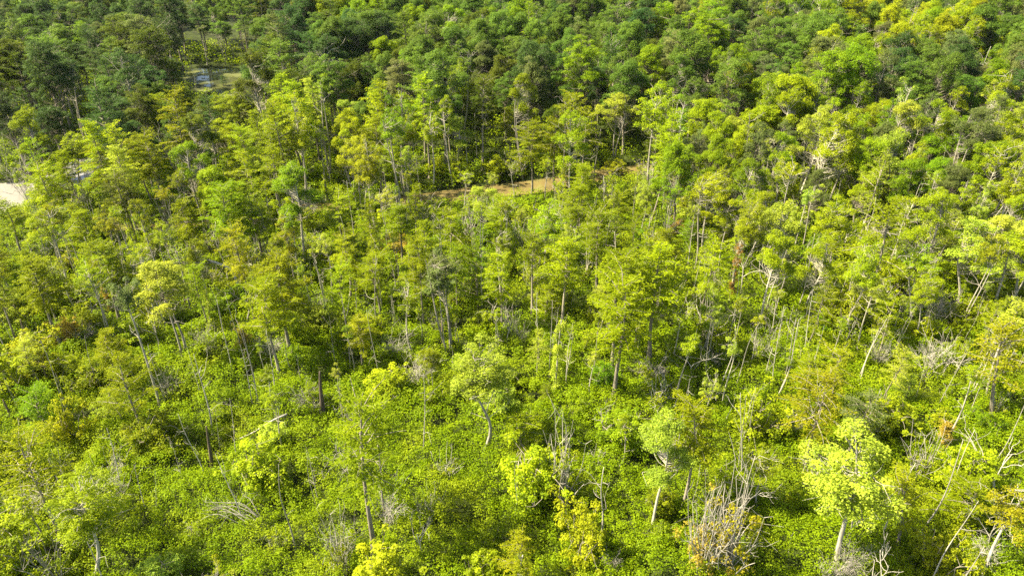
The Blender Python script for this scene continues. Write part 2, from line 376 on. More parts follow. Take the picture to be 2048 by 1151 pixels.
def plant(kind, x, y, h, w=None, colour='olive', tilt=(0, 0), var=None, z=0.0):
    lib = LIB[kind]
    i = int(rng.integers(len(lib))) if var is None else var % len(lib)
    if var is None and len(lib) > 2 and last.get(kind) == i: i = (i + 1) % len(lib)
    last[kind] = i; p = lib[i]
    root = bpy.data.objects.new(kind, None); COL.objects.link(root); root.empty_display_size = .3
    root.location = (x, y, z)
    sz = h / p['H']; sx = (w / p['W']) if w else sz * rng.uniform(.88, 1.12)
    top = 1.3 if kind in ('dead_tree', 'dead_bush', 'dead_pole', 'stump') else 1.9 if kind in ('shrub', 'round_cypress', 'vine_column') else 1.45
    sx = min(max(sx, .6 * sz), top * sz)
    root.scale = (sx, sx, sz)
    root.rotation_mode = 'XYZ'
    rz = rng.random() * 6.28
    q = Vector((0, 0, 1)).rotation_difference(Vector((math.tan(tilt[0]), math.tan(tilt[1]), 1)).normalized())
    from mathutils import Quaternion
    root.rotation_euler = (q @ Quaternion((0, 0, 1), rz)).to_euler()
    base = HUE[colour]; k = rng.uniform(.86, 1.14); hsh = rng.normal() * .06
    c = (base[0] * k * (1 + hsh), base[1] * k, base[2] * k * (1 + abs(hsh)), 1)
    for part in ('trunk', 'stems', 'branch', 'twigs', 'crown', 'foliage', 'vine'):
        for me in (p[part] if isinstance(p.get(part), list) else [p[part]] if part in p else []):
            o = bpy.data.objects.new(part, me); COL.objects.link(o); o.parent = root
            o.color = c if part in GREEN_PARTS else (1, 1, 1, 1)
    leafy = any(g in p for g in GREEN_PARTS)
    THINGS.append([root, kind, colour if leafy else None, h, tilt[0], (x + math.tan(tilt[0]) * h * .6, y, h * .65)])
    return root
def hero(kind, bx, by, topy, wpx, colour='olive', topx=None, var=None):
    x, y = G(bx, by); h = height_at(y, topy)
    d = depth(x, y, h * .7); w = wpx * d / FPX if wpx else None
    tl = 0.0
    if topx is not None: tl = math.atan(((topx - PW / 2) * depth(x, y, h) / FPX - x) / h)
    return plant(kind, x, y, h, w, colour, (tl, 0.0), var)

# ------------------------------------------------------------------ water outlines, measured on the ground
def poly_px(pts): return np.array([G(*p) for p in pts])
CHANNEL = poly_px([(1335, 318), (1265, 332), (1190, 340), (1120, 352), (1040, 364), (960, 372), (900, 380), (850, 386), (760, 398), (690, 405), (610, 408), (520, 424), (420, 436), (300, 446), (150, 452),
                   (140, 464), (290, 460), (420, 450), (520, 440), (620, 424), (700, 418), (780, 414), (870, 407), (950, 398), (1040, 390), (1110, 382), (1190, 366), (1270, 353), (1340, 334)])
POND = poly_px([(352, 152), (372, 141), (400, 137), (440, 138), (470, 137), (500, 140), (530, 150), (526, 166), (514, 182), (505, 200), (500, 225), (496, 242), (480, 240), (474, 220), (468, 202), (440, 192), (415, 186), (388, 180), (365, 168)])
POOL = poly_px([(-160, 450), (-120, 385), (-20, 368), (60, 362), (110, 345), (150, 318), (200, 312), (260, 322), (230, 350), (180, 366), (110, 385), (60, 405), (20, 420), (-60, 455)])
def inside(poly, x, y):
    x = np.asarray(x); y = np.asarray(y); c = np.zeros(x.shape, bool); n = len(poly)
    for i in range(n):
        (x0, y0), (x1, y1) = poly[i], poly[(i + 1) % n]
        cond = ((y0 > y) != (y1 > y)) & (x < (x1 - x0) * (y - y0) / (y1 - y0 + 1e-12) + x0); c ^= cond
    return c
def wet(x, y): return inside(CHANNEL, x, y) | inside(POND, x, y) | inside(POOL, x, y)

def structure(name, me):
    o = bpy.data.objects.new(name, me); COL.objects.link(o); o['kind'] = 'structure'; return o
def ground_material():
    m, t, out = new_mat('swamp_soil'); L = t.links.new
    tc = N(t, 'ShaderNodeTexCoord'); nz = N(t, 'ShaderNodeTexNoise'); nz.inputs['Scale'].default_value = .5; nz.inputs['Detail'].default_value = 8
    cr = N(t, 'ShaderNodeValToRGB'); e = cr.color_ramp.elements
    e[0].position = .35; e[0].color = (.018, .022, .008, 1); e[1].position = .7; e[1].color = (.045, .06, .012, 1)
    p = N(t, 'ShaderNodeBsdfPrincipled'); p.inputs['Roughness'].default_value = .9; p.inputs['Specular IOR Level'].default_value = .1
    bp = N(t, 'ShaderNodeBump'); bp.inputs['Strength'].default_value = .8; bp.inputs['Distance'].default_value = .2
    L(tc.outputs['Object'], nz.inputs['Vector']); L(nz.outputs['Fac'], cr.inputs[0]); L(cr.outputs[0], p.inputs['Base Color'])
    L(nz.outputs['Fac'], bp.inputs['Height']); L(bp.outputs[0], p.inputs['Normal']); L(p.outputs[0], out.inputs[0]); return m
def water_material(name, c1, c2, c3, scale, cover):
    m, t, out = new_mat(name); L = t.links.new
    tc = N(t, 'ShaderNodeTexCoord'); mp = N(t, 'ShaderNodeMapping'); mp.inputs['Scale'].default_value = (1, 1.6, 1)
    nz = N(t, 'ShaderNodeTexNoise'); nz.inputs['Scale'].default_value = scale; nz.inputs['Detail'].default_value = 6; nz.inputs['Distortion'].default_value = .6
    cr = N(t, 'ShaderNodeValToRGB'); e = cr.color_ramp.elements
    e[0].position = .36; e[0].color = (*c1, 1); e[1].position = .68; e[1].color = (*c3, 1); k = e.new(.5); k.color = (*c2, 1)
    rr = N(t, 'ShaderNodeMapRange'); rr.inputs['From Min'].default_value = cover; rr.inputs['From Max'].default_value = cover + .06; rr.inputs['To Min'].default_value = .04; rr.inputs['To Max'].default_value = .6
    p = N(t, 'ShaderNodeBsdfPrincipled'); p.inputs['Specular IOR Level'].default_value = .5; p.inputs['IOR'].default_value = 1.33
    n2 = N(t, 'ShaderNodeTexNoise'); n2.inputs['Scale'].default_value = 1.4
    bp = N(t, 'ShaderNodeBump'); bp.inputs['Strength'].default_value = .06; bp.inputs['Distance'].default_value = .05
    L(tc.outputs['Object'], mp.inputs[0]); L(mp.outputs[0], nz.inputs['Vector']); L(nz.outputs['Fac'], cr.inputs[0]); L(nz.outputs['Fac'], rr.inputs[0])
    L(cr.outputs[0], p.inputs['Base Color']); L(rr.outputs[0], p.inputs['Roughness']); L(n2.outputs['Fac'], bp.inputs['Height']); L(bp.outputs[0], p.inputs['Normal'])
    L(p.outputs[0], out.inputs[0]); return m
gs = 2500.0
g = bpy.data.meshes.new('ground'); g.from_pydata([(-gs, -gs, 0), (gs, -gs, 0), (gs, gs, 0), (-gs, gs, 0)], [], [(0, 1, 2, 3)]); g.materials.append(ground_material())
structure('ground', g)
for nm, poly, mat in (('water_channel', CHANNEL, water_material('brown_channel_water', (.12, .092, .038), (.16, .118, .045), (.15, .145, .04), .35, .52)),
                      ('pond_water', POND, water_material('algae_pond_water', (.045, .05, .025), (.085, .09, .03), (.12, .13, .035), .12, .5)),
                      ('pool_water', POOL, water_material('muddy_pool_painted_sky', (.20, .19, .17), (.23, .215, .195), (.24, .22, .2), .2, .75))):  # mud colour lightened to paint in the pale sky reflection
    me = bpy.data.meshes.new(nm); me.from_pydata([(a, b, .03) for a, b in poly], [], [tuple(range(len(poly)))]); me.materials.append(mat)
    structure(nm, me)

# ------------------------------------------------------------------ undergrowth: a low tangle of leaves over all the dry ground
def value_noise(x, y, s, seed):
    r = np.random.default_rng(seed).random((256, 256)); x = x / s; y = y / s
    xi = np.floor(x).astype(int); yi = np.floor(y).astype(int); fx = x - xi; fy = y - yi
    fx = fx * fx * (3 - 2 * fx); fy = fy * fy * (3 - 2 * fy)
    a = r[xi % 256, yi % 256]; b = r[(xi + 1) % 256, yi % 256]; c = r[xi % 256, (yi + 1) % 256]; d = r[(xi + 1) % 256, (yi + 1) % 256]
    return (a * (1 - fx) + b * fx) * (1 - fy) + (c * (1 - fx) + d * fx) * fy
def undergrowth():
    Lf = Leaves(); y = 22.0
    while y < 215:
        dd = depth(0, y); f = max(1.0, dd / 62.0)
        sp = .62 * f ** 1.0 * (1.0 if y < 125 else 1.25)
        hw = .74 * dd + 10
        nx = int(2 * hw / sp)
        cx = np.linspace(-hw, hw, nx) + rng.normal(size=nx) * sp * .3; cy = y + rng.normal(size=nx) * sp * .35
        ok = ~wet(cx, cy); cx, cy = cx[ok], cy[ok]
        hh = .15 + .95 * value_noise(cx + 500, cy + 500, 5.5, 1) ** 1.6 + 1.35 * value_noise(cx + 500, cy + 500, 1.8, 2) + .25 * rng.random(len(cx))
        hole = value_noise(cx + 500, cy + 500, 3.2, 5) < .24
        hh[hole] *= .3
        bank = wet(cx, cy + 3.0) | wet(cx, cy + 6.0); hh[bank] = hh[bank] * .3 + .1
        tone = .32 + .36 * value_noise(cx + 500, cy + 500, 4.0, 3) + .10 * rng.normal(size=len(cx))
        n = 74 if y < 70 else 44 if y < 125 else 24
        P0 = np.stack([cx, cy, hh], 1); k = len(cx)
        d = unit(rng.normal(size=(k, n, 3))); d[..., 2] = np.abs(d[..., 2])
        P = P0[:, None] + d * np.array([1, 1, .75]) * sp * rng.uniform(.35, .95, (k, n, 1))
        P[..., 2] = np.maximum(P[..., 2] - (rng.random((k, n)) ** 3) * hh[:, None] * .8, .06)
        U = d * .75 + [0, 0, .55] + rng.normal(size=(k, n, 3)) * .4
        P, U = P.reshape(-1, 3), unit(U.reshape(-1, 3))
        D = np.cross(U, rng.normal(size=U.shape))
        s = (.148 if y < 125 else .165) * f ** .95 * rng.uniform(.6, 1.3, len(P))
        Lf.add(P, D, U, s, s * rng.uniform(.6, .85, len(P)), np.repeat(tone, n) + rng.normal(size=len(P)) * .13)
        y += sp * .92
    o = bpy.data.objects.new('undergrowth', Lf.mesh('undergrowth', M_COVER)); COL.objects.link(o)
    o['kind'] = 'stuff'; o['label'] = 'low tangle of bright green ground cover over the swamp floor'; o['category'] = 'ground cover'
    o.color = (.190, .264, .003, 1)
    print('undergrowth leaves', Lf.n)
undergrowth()

# ------------------------------------------------------------------ plants measured one by one: kind, base x, base y, top y, crown width, colour, (top x)
C, SC, RC, TU, SL, BL, SH, TS, DP, ST, DB, DT, VC, SP_ = ('cypress_tree', 'sparse_cypress', 'round_cypress', 'tupelo_tree', 'slender_tree', 'broadleaf_tree', 'shrub', 'twiggy_shrub', 'dead_pole', 'stump', 'dead_bush', 'dead_tree', 'vine_column', 'spreading_tree')
OL, GO, YG, DO, PG, BG, MG, DG, GG, YE, OR, RR = HUE.keys()
HEROES = [
 # left half, middle
 (C, 52, 520, 395, 80, OL), (C, 276, 500, 345, 85, DO), (C, 398, 545, 400, 100, OL), (C, 582, 705, 505, 120, GO), (C, 561, 757, 560, 115, YG),
 (TU, 368, 725, 525, 100, PG), (C, 130, 700, 515, 120, OL), (C, 26, 620, 480, 90, OL), (SL, 322, 815, 560, 60, GG), (DT, 315, 715, 605, 40, None),
 (DP, 308, 545, 480, 12, None), (DP, 403, 795, 670, 24, None), (DP, 515, 815, 640, 24, None), (DP, 521, 815, 655, 20, None), (DP, 506, 812, 690, 20, None),
 (SH, 139, 690, 635, 60, OR), (SH, 180, 665, 605, 80, GO), (SH, 494, 700, 645, 34, OR), (DB, 175, 690, 655, 50, None), (C, 616, 655, 555, 60, BG),
 (C, 240, 640, 480, 110, OL), (C, 205, 560, 420, 90, OL), (C, 480, 560, 365, 130, YG), (C, 530, 530, 350, 110, OL), (TU, 610, 520, 330, 100, BG),
 (SH, 90, 760, 660, 110, YE), (SH, 30, 800, 700, 120, YE), (SH, 15, 660, 590, 90, PG), (SH, 200, 790, 720, 110, OL), (C, 250, 790, 660, 110, OL),
 # centre
 (C, 807, 545, 410, 95, OL), (TU, 969, 490, 375, 80, PG), (TU, 1088, 545, 395, 80, YG, 1104), (C, 1005, 662, 495, 85, YG), (C, 1064, 632, 460, 90, OL),
 (RC, 958, 620, 485, 85, OL), (C, 1125, 660, 480, 95, YG), (C, 1193, 590, 415, 105, OL), (C, 1228, 800, 560, 160, YG), (C, 1222, 745, 500, 130, OL),
 (C, 1300, 735, 495, 160, YG), (C, 1271, 707, 480, 100, OL), (C, 727, 735, 625, 90, GO), (SL, 898, 702, 500, 70, GG, 868), (SL, 904, 697, 505, 70, GG, 884),
 (DP, 911, 747, 690, 14, None, 900), (SL, 829, 708, 555, 60, OL), (DP, 700, 745, 590, 22, None, 684), (DP, 716, 632, 560, 18, None), (DP, 914, 690, 625, 10, None),
 (VC, 1108, 790, 640, 34, PG), (DT, 1114, 700, 610, 40, None), (DP, 1099, 766, 600, 14, None), (DB, 833, 770, 715, 60, None), (SH, 780, 800, 735, 80, YE),
 (DB, 1043, 700, 655, 34, None), (TU, 969, 897, 685, 115, PG), (DT, 1378, 770, 690, 90, None), (C, 760, 640, 500, 110, OL), (C, 700, 600, 470, 100, YG),
 (C, 905, 560, 420, 80, OL), (C, 1010, 520, 400, 80, YG), (C, 1150, 520, 370, 80, OL), (C, 690, 520, 390, 90, YG),
 # right, middle
 (TU, 1405, 500, 345, 90, YG), (TU, 1445, 510, 395, 70, YG), (DP, 1409, 580, 480, 14, None, 1412), (TU, 1550, 590, 405, 150, PG, 1562), (SL, 1556, 588, 470, 60, PG, 1591),
 (SC, 1729, 630, 405, 150, OL, 1772), (SL, 1815, 650, 495, 80, YG, 1845), (SL, 1818, 652, 500, 70, YG, 1838), (DB, 1868, 655, 590, 60, None), (DB, 1848, 765, 690, 75, None),
 (TU, 1916, 616, 440, 100, PG, 1960), (TU, 1970, 595, 430, 90, PG, 1990), (TU, 1984, 623, 470, 100, YG, 2025), (TU, 2026, 618, 440, 100, PG, 2070), (SL, 1974, 790, 600, 90, PG, 2040),
 (DT, 1893, 765, 690, 60, None), (DP, 1546, 780, 610, 26, None, 1566), (DP, 1470, 668, 540, 20, None, 1478), (DP, 1480, 640, 575, 12, None, 1487), (VC, 1459, 600, 490, 22, RR),
 (DP, 1468, 782, 640, 30, None, 1518), (DT, 1690, 700, 630, 60, None), (SH, 1690, 660, 570, 110, GO), (SC, 1985, 830, 640, 150, GO, 2000), (SC, 1650, 830, 690, 150, GO),
 (DP, 1556, 700, 620, 16, None, 1566), (DP, 1570, 700, 610, 18, None, 1588), (DP, 1580, 690, 620, 14, None, 1596), (DP, 1548, 695, 640, 14, None, 1552), (DP, 1590, 705, 630, 18, None, 1602),
 (DP, 1601, 590, 500, 16, None, 1612), (TU, 1640, 560, 400, 110, YG), (TU, 1500, 520, 380, 90, YG), (TU, 1850, 560, 420, 110, PG), (TU, 1790, 520, 390, 110, YG),
 # bottom left
 (SC, 122, 1077, 850, 140, OL, 40), (TU, 190, 1153, 930, 125, YE, 160), (ST, 101, 1110, 1060, 18, None, 76), (ST, 35, 853, 800, 16, None, 4), (DT, 137, 992, 885, 60, None, 116),
 (DP, 295, 1030, 930, 22, None, 268), (DP, 314, 1033, 935, 14, None, 310), (DP, 370, 973, 880, 16, None, 342), (ST, 424, 929, 850, 18, None, 410), (DP, 490, 1058, 908, 24, None, 434),
 (DP, 476, 926, 795, 20, None, 459), (DP, 440, 905, 820, 18, None, 431), (DP, 518, 992, 935, 14, None, 484), (C, 296, 885, 700, 110, OL, 245), (DP, 413, 957, 824, 26, None, 361),
 (SH, 530, 975, 885, 110, YE), (SH, 146, 890, 800, 90, YE), (RC, 622, 815, 765, 50, YG), (ST, 647, 832, 745, 24, None, 638), (DP, 632, 1010, 912, 22, None, 615), (DB, 240, 1010, 950, 60, None),
 (SH, 40, 1130, 1030, 140, YE), (SH, 20, 950, 840, 120, OL), (TS, 120, 1170, 1090, 100, OL), (SH, 330, 900, 820, 120, OL), (DB, 345, 800, 745, 50, None), (SC, 250, 860, 770, 110, OL),
 # bottom centre
 (C, 750, 1098, 785, 180, OL, 732), (SC, 772, 1030, 850, 90, OL, 748), (DB, 780, 1060, 985, 60, None), (DT, 838, 1118, 1020, 50, None), (SH, 1062, 1000, 890, 140, YG),
 (TS, 1125, 1010, 880, 70, OL), (DB, 1122, 1000, 935, 46, None), (SL, 935, 425, 340, 34, YG), (SL, 1028, 402, 320, 30, OL), (SL, 1090, 400, 310, 34, YG), (SL, 985, 418, 345, 26, PG), (TU, 1304, 1058, 835, 115, PG), (C, 1366, 1012, 785, 140, OL, 1385), (SH, 1165, 1115, 1000, 130, YE),
 (RC, 1045, 925, 825, 100, OL), (RC, 1097, 810, 770, 36, OL), (DT, 1203, 885, 790, 50, None), (DP, 1390, 988, 890, 22, None, 1406), (SH, 1000, 830, 760, 90, PG), (TS, 690, 1150, 1060, 90, OL),
 (DB, 690, 1110, 1060, 60, None), (SH, 770, 1190, 1100, 120, YE), (SL, 1240, 930, 830, 60, YG), (SH, 1240, 900, 820, 100, YG), (TS, 860, 1040, 975, 70, OL),
 # bottom right
 (SC, 1609, 933, 735, 140, GO, 1650), (TU, 1668, 1142, 850, 165, PG, 1715), (DP, 1682, 1050, 985, 18, None, 1684), (ST, 1727, 1072, 1020, 14, None, 1723), (SC, 1790, 1106, 955, 150, GO, 1822),
 (SL, 1965, 1152, 985, 130, GO, 2050), (SL, 1518, 1029, 900, 80, OL, 1528), (DP, 1577, 1103, 1062, 14, None, 1586), (DT, 1990, 1027, 900, 110, None, 2020), (TS, 1400, 1150, 1010, 120, OR), (TS, 1450, 1145, 1000, 110, GO),
 (DB, 1425, 1140, 1015, 120, None), (DP, 1482, 956, 780, 20, None, 1486), (DP, 1476, 945, 790, 18, None, 1492), (DP, 1500, 905, 770, 20, None, 1510), (VC, 1888, 906, 845, 30, OR, 1902),
 (DP, 1859, 943, 850, 24, None, 1886), (DB, 1690, 1150, 1080, 70, None), (SH, 1500, 880, 780, 120, YG), (SH, 1760, 870, 780, 110, YG), (TS, 1830, 960, 880, 80, YG),
 (DB, 1960, 1130, 1085, 60, None), (SH, 1870, 1150, 1060, 120, YE), (SC, 1700, 900, 780, 140, GG), (SH, 1450, 1000, 930, 90, YG), (SH, 1920, 1000, 900, 110, YG),
 # beyond and along the channel
 (SL, 415, 130, 50, 42, GG), (TU, 452, 126, 42, 50, MG), (SL, 468, 124, 48, 40, MG), (SL, 530, 140, 62, 40, DO), (TU, 552, 138, 50, 50, MG), (SL, 500, 128, 55, 38, GG), (SP_, 190, 150, 45, 110, BG), (SP_, 130, 330, 215, 110, DG), (SP_, 260, 330, 185, 110, DG), (RC, 447, 172, 150, 22, DG), (SP_, 560, 235, 140, 80, MG), (SH, 95, 402, 350, 60, YG), (SH, 125, 405, 345, 55, OL), (SH, 230, 370, 320, 70, OL), (SP_, 355, 205, 118, 80, DG), (SP_, 320, 190, 100, 80, DO), (C, 450, 290, 186, 60, OL), (TU, 420, 300, 190, 80, DO), (C, 392, 275, 172, 66, DO), (SP_, 492, 305, 178, 76, OL), (SL, 430, 250, 176, 30, DO), (DP, 395, 190, 120, 14, None), (SP_, 460, 345, 240, 80, YG),
 (C, 815, 335, 183, 72, YG), (TU, 711, 315, 200, 72, PG), (C, 1064, 387, 240, 80, OL), (C, 1109, 376, 238, 84, OL), (TU, 1229, 326, 188, 100, PG), (C, 1304, 372, 252, 80, DO),
 (C, 1165, 432, 328, 80, YG), (DT, 1222, 378, 325, 46, None), (TU, 917, 353, 232, 66, PG), (SL, 866, 377, 222, 46, YG), (C, 640, 330, 195, 76, YG), (C, 560, 350, 235, 80, YG),
 (C, 590, 365, 180, 70, YG), (TU, 180, 400, 262, 100, YG), (C, 160, 420, 300, 80, YG), (TU, 310, 395, 275, 90, YE), (C, 230, 420, 285, 80, OL), (C, 1020, 330, 215, 70, OL), (C, 1150, 330, 180, 84, YG),
 (TU, 1310, 330, 165, 80, YG), (BL, 1560, 340, 150, 130, YG), (BL, 1500, 360, 210, 110, YG), (BL, 1720, 250, 170, 100, YG), (BL, 350, 320, 190, 90, OL), (BL, 200, 150, 45, 110, MG), (BL, 1790, 130, 20, 100, YG), (BL, 1950, 190, 65, 120, YE),
 (BL, 2010, 200, 60, 120, YE), (BL, 1780, 170, 60, 80, OR), (C, 130, 480, 330, 80, YG), (SH, 1230, 352, 318, 50, GO), (DT, 570, 345, 305, 30, None), (DT, 300, 310, 235, 30, None), (DB, 55, 400, 330, 40, None),
]
for h in HEROES: hero(h[0], h[1], h[2], h[3], h[4], h[5] or OL, h[6] if len(h) > 6 else None)

# the arched fallen treetop, the broken bent trunk and the fallen limb
def single(name, parts, label, cat, loc=(0, 0, 0)):
    r = bpy.data.objects.new(name, None); COL.objects.link(r); r.location = loc; r['label'] = label; r['category'] = cat
    for n, me in parts:
        o = bpy.data.objects.new(n, me); COL.objects.link(o); o.parent = r
x, y = G(541, 1062); T, B = Tubes(), Tubes()
x1, y1 = G(455, 1035)
for k in range(9):
    e = np.array([x1 - x + rng.normal() * .7, y1 - y + rng.normal() * .7, 1.0 + rng.uniform(0, 1.2)])
    b = bend((rng.normal() * .3, rng.normal() * .3, -.1), e, 9, .22, .9 + rng.random() * .8); T.add(b, np.linspace(.045, .008, 9), 5)
    for _ in range(9):
        q = b[rng.integers(3, 9)]; B.add(bend(q, q + rng.normal(size=3) * .4 + e * .12, 4, .05), [.013, .010, .007, .004], 3)
single('fallen_treetop', [('stems', T.mesh('fallen_stems', M_DEAD)), ('twigs', B.mesh('fallen_twigs', M_DEAD))], 'bleached fallen treetop arching to the left over open ground cover', 'dead tree', (x, y, 0))
x, y = G(487, 600); T, B = Tubes(), Tubes(); hh = height_at(y, 540)
T.add([(0, 0, -.3), (-.1, 0, hh * .35), (-.35, 0, hh * .7), (-.7, .05, hh)], [.24, .2, .17, .15], 7)
T.add([(-.66, .05, hh - .05), (-1.1, 0, hh + .45), (-2.2, -.1, hh + 1.1), (-3.2, -.1, hh + 1.5)], [.17, .16, .13, .07], 7, cap=True)
for k in range(5):
    q = np.array([-1.5 - k * .35, -.05, hh + .7 + k * .17]); B.add(bend(q, q + [-1.0 - rng.random(), rng.normal() * .4, rng.uniform(-.1, .6)], 4, .08), [.06, .045, .03, .015], 4)
single('snapped_trunk', [('trunk', T.mesh('snapped_trunk', M_DEAD)), ('branches', B.mesh('snapped_branches', M_DEAD))], 'broken grey trunk snapped over to the left like an elbow', 'dead tree', (x, y, 0))
x, y = G(482, 893); x1, y1 = G(580, 858); T, B = Tubes(), Tubes()
e = np.array([x1 - x, y1 - y, 1.9]); b = bend((0, 0, 1.0), e, 7, .15); T.add(b, np.linspace(.06, .11, 7), 6, cap=True)
for k in (1, 2, 4): B.add(bend(b[k], b[k] + rng.normal(size=3) * .5 + [-.4, 0, .5], 4, .06), [.04, .03, .02, .01], 4)
single('fallen_limb', [('limb', T.mesh('fallen_limb', M_DEAD)), ('twigs', B.mesh('limb_twigs', M_DEAD))], 'pale fallen limb lying across the ground cover', 'fallen limb', (x, y, 0))

# ------------------------------------------------------------------ the rest of the plants, spread by zone
PLACED = [(t[0].location.x, t[0].location.y, 'tall' if t[1] in (C, SC, TU, SL, BL, SP_) else 'low') for t in THINGS]
def free(x, y, r, cls):
    return all((a - x) ** 2 + (b - y) ** 2 > r * r for a, b, c in PLACED if c == cls)
def pick(opts):
    n, p = zip(*opts); p = np.array(p, float); return n[int(rng.choice(len(n), p=p / p.sum()))]
def tall_mix(px, py):
    """(kind, colour), spacing and height for a tree standing where the ground shows at px, py"""
    left = px < 700; right = px > 1330
    if py < np.interp(px, [0, 300, 450, 640, 900, 1330, 1500], [405, 405, 375, 345, 338, 322, 318]):
        if px < 640 and (px < 480 or py < 330):
            k = pick([(SP_, .38), (BL, .12), (C, .24), (TU, .14), (SL, .05)]); c = pick([(DG, .5), (MG, .16), (DO, .26), (GG, .08)])  # deeper leaf tones here also paint in the cloud shade
        elif right:
            if px > 1700 and 95 < py < 225 and rng.random() < .5: return pick([(BL, .6), (TU, .4)]), pick([(YG, .6), (YE, .3), (OR, .06)]), 5.0, rng.uniform(15, 19)
            k = pick([(BL, .45), (SP_, .2), (TU, .24), (SL, .05)]); c = pick([(MG, .46), (BG, .16), (DG, .10), (GG, .16), (YG, .06), (OL, .06)])
        else:
            k = pick([(BL, .55), (SP_, .15), (C, .07), (TU, .15), (SL, .03)]); c = pick([(MG, .6), (DG, .08), (DO, .14), (GG, .08), (BG, .12)])
        return k, c, 5.0, rng.uniform(12, 20.5)
    if py < 470:
        if right: k = pick([(TU, .5), (BL, .28), (SL, .15), (C, .07)]); c = pick([(YG, .36), (PG, .22), (BG, .22), (OL, .08), (GG, .12)])
        else: k = pick([(C, .5), (TU, .25), (SL, .18), (BL, .05)]); c = pick([(YG, .42), (OL, .28), (BG, .12), (PG, .12), (DO, .05), (GO, .03)])
        return k, c, 3.9, rng.uniform(11, 16.5) if right else rng.uniform(11.5, 18.5)
    if py < 700:
        if right: k = pick([(TU, .5), (SL, .34), (C, .08), (SC, .08)]); c = pick([(YG, .45), (PG, .3), (OL, .12), (GO, .08), (BG, .05)])
        elif left: k = pick([(C, .56), (SL, .28), (TU, .16)]); c = pick([(OL, .42), (YG, .4), (GO, .08), (BG, .08)])
        else: k = pick([(C, .52), (SL, .32), (TU, .16)]); c = pick([(YG, .48), (OL, .34), (BG, .08), (PG, .08)])
        return k, c, 5.1, rng.uniform(8.5, 14.5)
    if py < 900:
        k = pick([(SC, .25), (C, .2), (SL, .4), (TU, .15)]); c = pick([(YG, .4), (OL, .3), (GO, .15), (PG, .15)])
        return k, c, 9.0 if px < 1350 else 7.0, rng.uniform(6, 11)
    k = pick([(SC, .3), (SL, .5), (RC, .2)]); c = pick([(YG, .4), (OL, .3), (GO, .2), (PG, .1)])
    return k, c, 13.0, rng.uniform(5, 8)
count = {}
for t in THINGS: count[t[1]] = count.get(t[1], 0) + 1
WINDOWS = [(862, 380, 906, 400), (960, 377, 1020, 393), (1035, 368, 1100, 390), (1204, 338, 1262, 352), (385, 140, 508, 178), (472, 215, 500, 240), (-20, 365, 78, 408), (158, 332, 190, 366), (640, 405, 690, 418)]
def hides_water(x, y, h, w):
    px, py = proj(x, y, 0); _, ty = proj(x, y, h); hw = w / 2 * FPX / depth(x, y, h * .7)
    return any(py > (b + d) / 2 and ty < d - 3 and px + hw > a and px - hw < c for a, b, c, d in WINDOWS)
def scatter(cls, tries, ymin, ymax, fn):
    for _ in range(tries):
        y = ymin + (ymax - ymin) * rng.random() ** .8; hw = .715 * depth(0, y, 8) + 5; x = rng.uniform(-hw, hw)
        if wet(x, y): continue
        px, py = proj(x, y, 0)
        if proj(x, y - 4.5, 0)[1] > 0 and wet(x, y - 4.5) and rng.random() < .7: continue
        r = fn(px, py)
        if r is None: continue
        k, c, sp, h, w, tl = r
        p0 = LIB[k][0]
        if hides_water(x, y, h, w or h / p0['H'] * p0['W'] * 1.05): continue
        if count.get(k, 0) >= 295 or not free(x, y, sp, cls): continue
        count[k] = count.get(k, 0) + 1; PLACED.append((x, y, cls))
        plant(k, x, y, h, w, c, tl, 7 + int(rng.integers(6)) if cls == 'slim' else None)
def f_tall(px, py):
    k, c, sp, h = tall_mix(px, py)
    if k in (BL, SP_) and py > 322: h *= .85
    return k, c, sp * rng.uniform(.8, 1.1), h, None, (rng.normal() * .03 + .00003 * (px - 1024) * (py > 322), rng.normal() * .03)
scatter('tall', 9000, 30, 212, f_tall)
def f_slim(px, py):
    if not (380 < py < 860) or (px < 500 and rng.random() < .6) or (py > 700 and px < 1250 and rng.random() < .6): return None
    h = rng.uniform(5.5, 11.5) * (1 if py < 650 else .8)
    return SL, pick([(YG, .45), (PG, .25), (OL, .25), (BG, .05)]), 2.6, h, h * rng.uniform(.14, .22), (rng.normal() * .03 + .00004 * (px - 1024), rng.normal() * .03)
scatter('slim', 1100, 40, 112, f_slim)
def f_low(px, py):
    if py < 330: return None
    right = px > 1330
    openg = (420 < px < 1020 and py > 830) or (980 < px < 1330 and py > 1020)
    if openg and rng.random() < .72: return None
    k = pick([(SH, .62), (TS, .2), (RC, .06), (VC, .06)])
    c = pick([(YG, .46), (OL, .18), (BG, .12), (PG, .1), (YE, .06 if px > 300 else .14), (OR, .015)])
    h = rng.uniform(1.6, 3.6) * (1.3 if py < 700 else 1)
    if k == VC: h = rng.uniform(4, 8); return k, c, 4.0, h, rng.uniform(.9, 1.6), (rng.normal() * .06, 0)
    if k == RC: h = rng.uniform(3, 5.5)
    return k, c, 3.0, h, h * rng.uniform(.8, 1.25), (0, 0)
scatter('low', 1500, 30, 118, f_low)
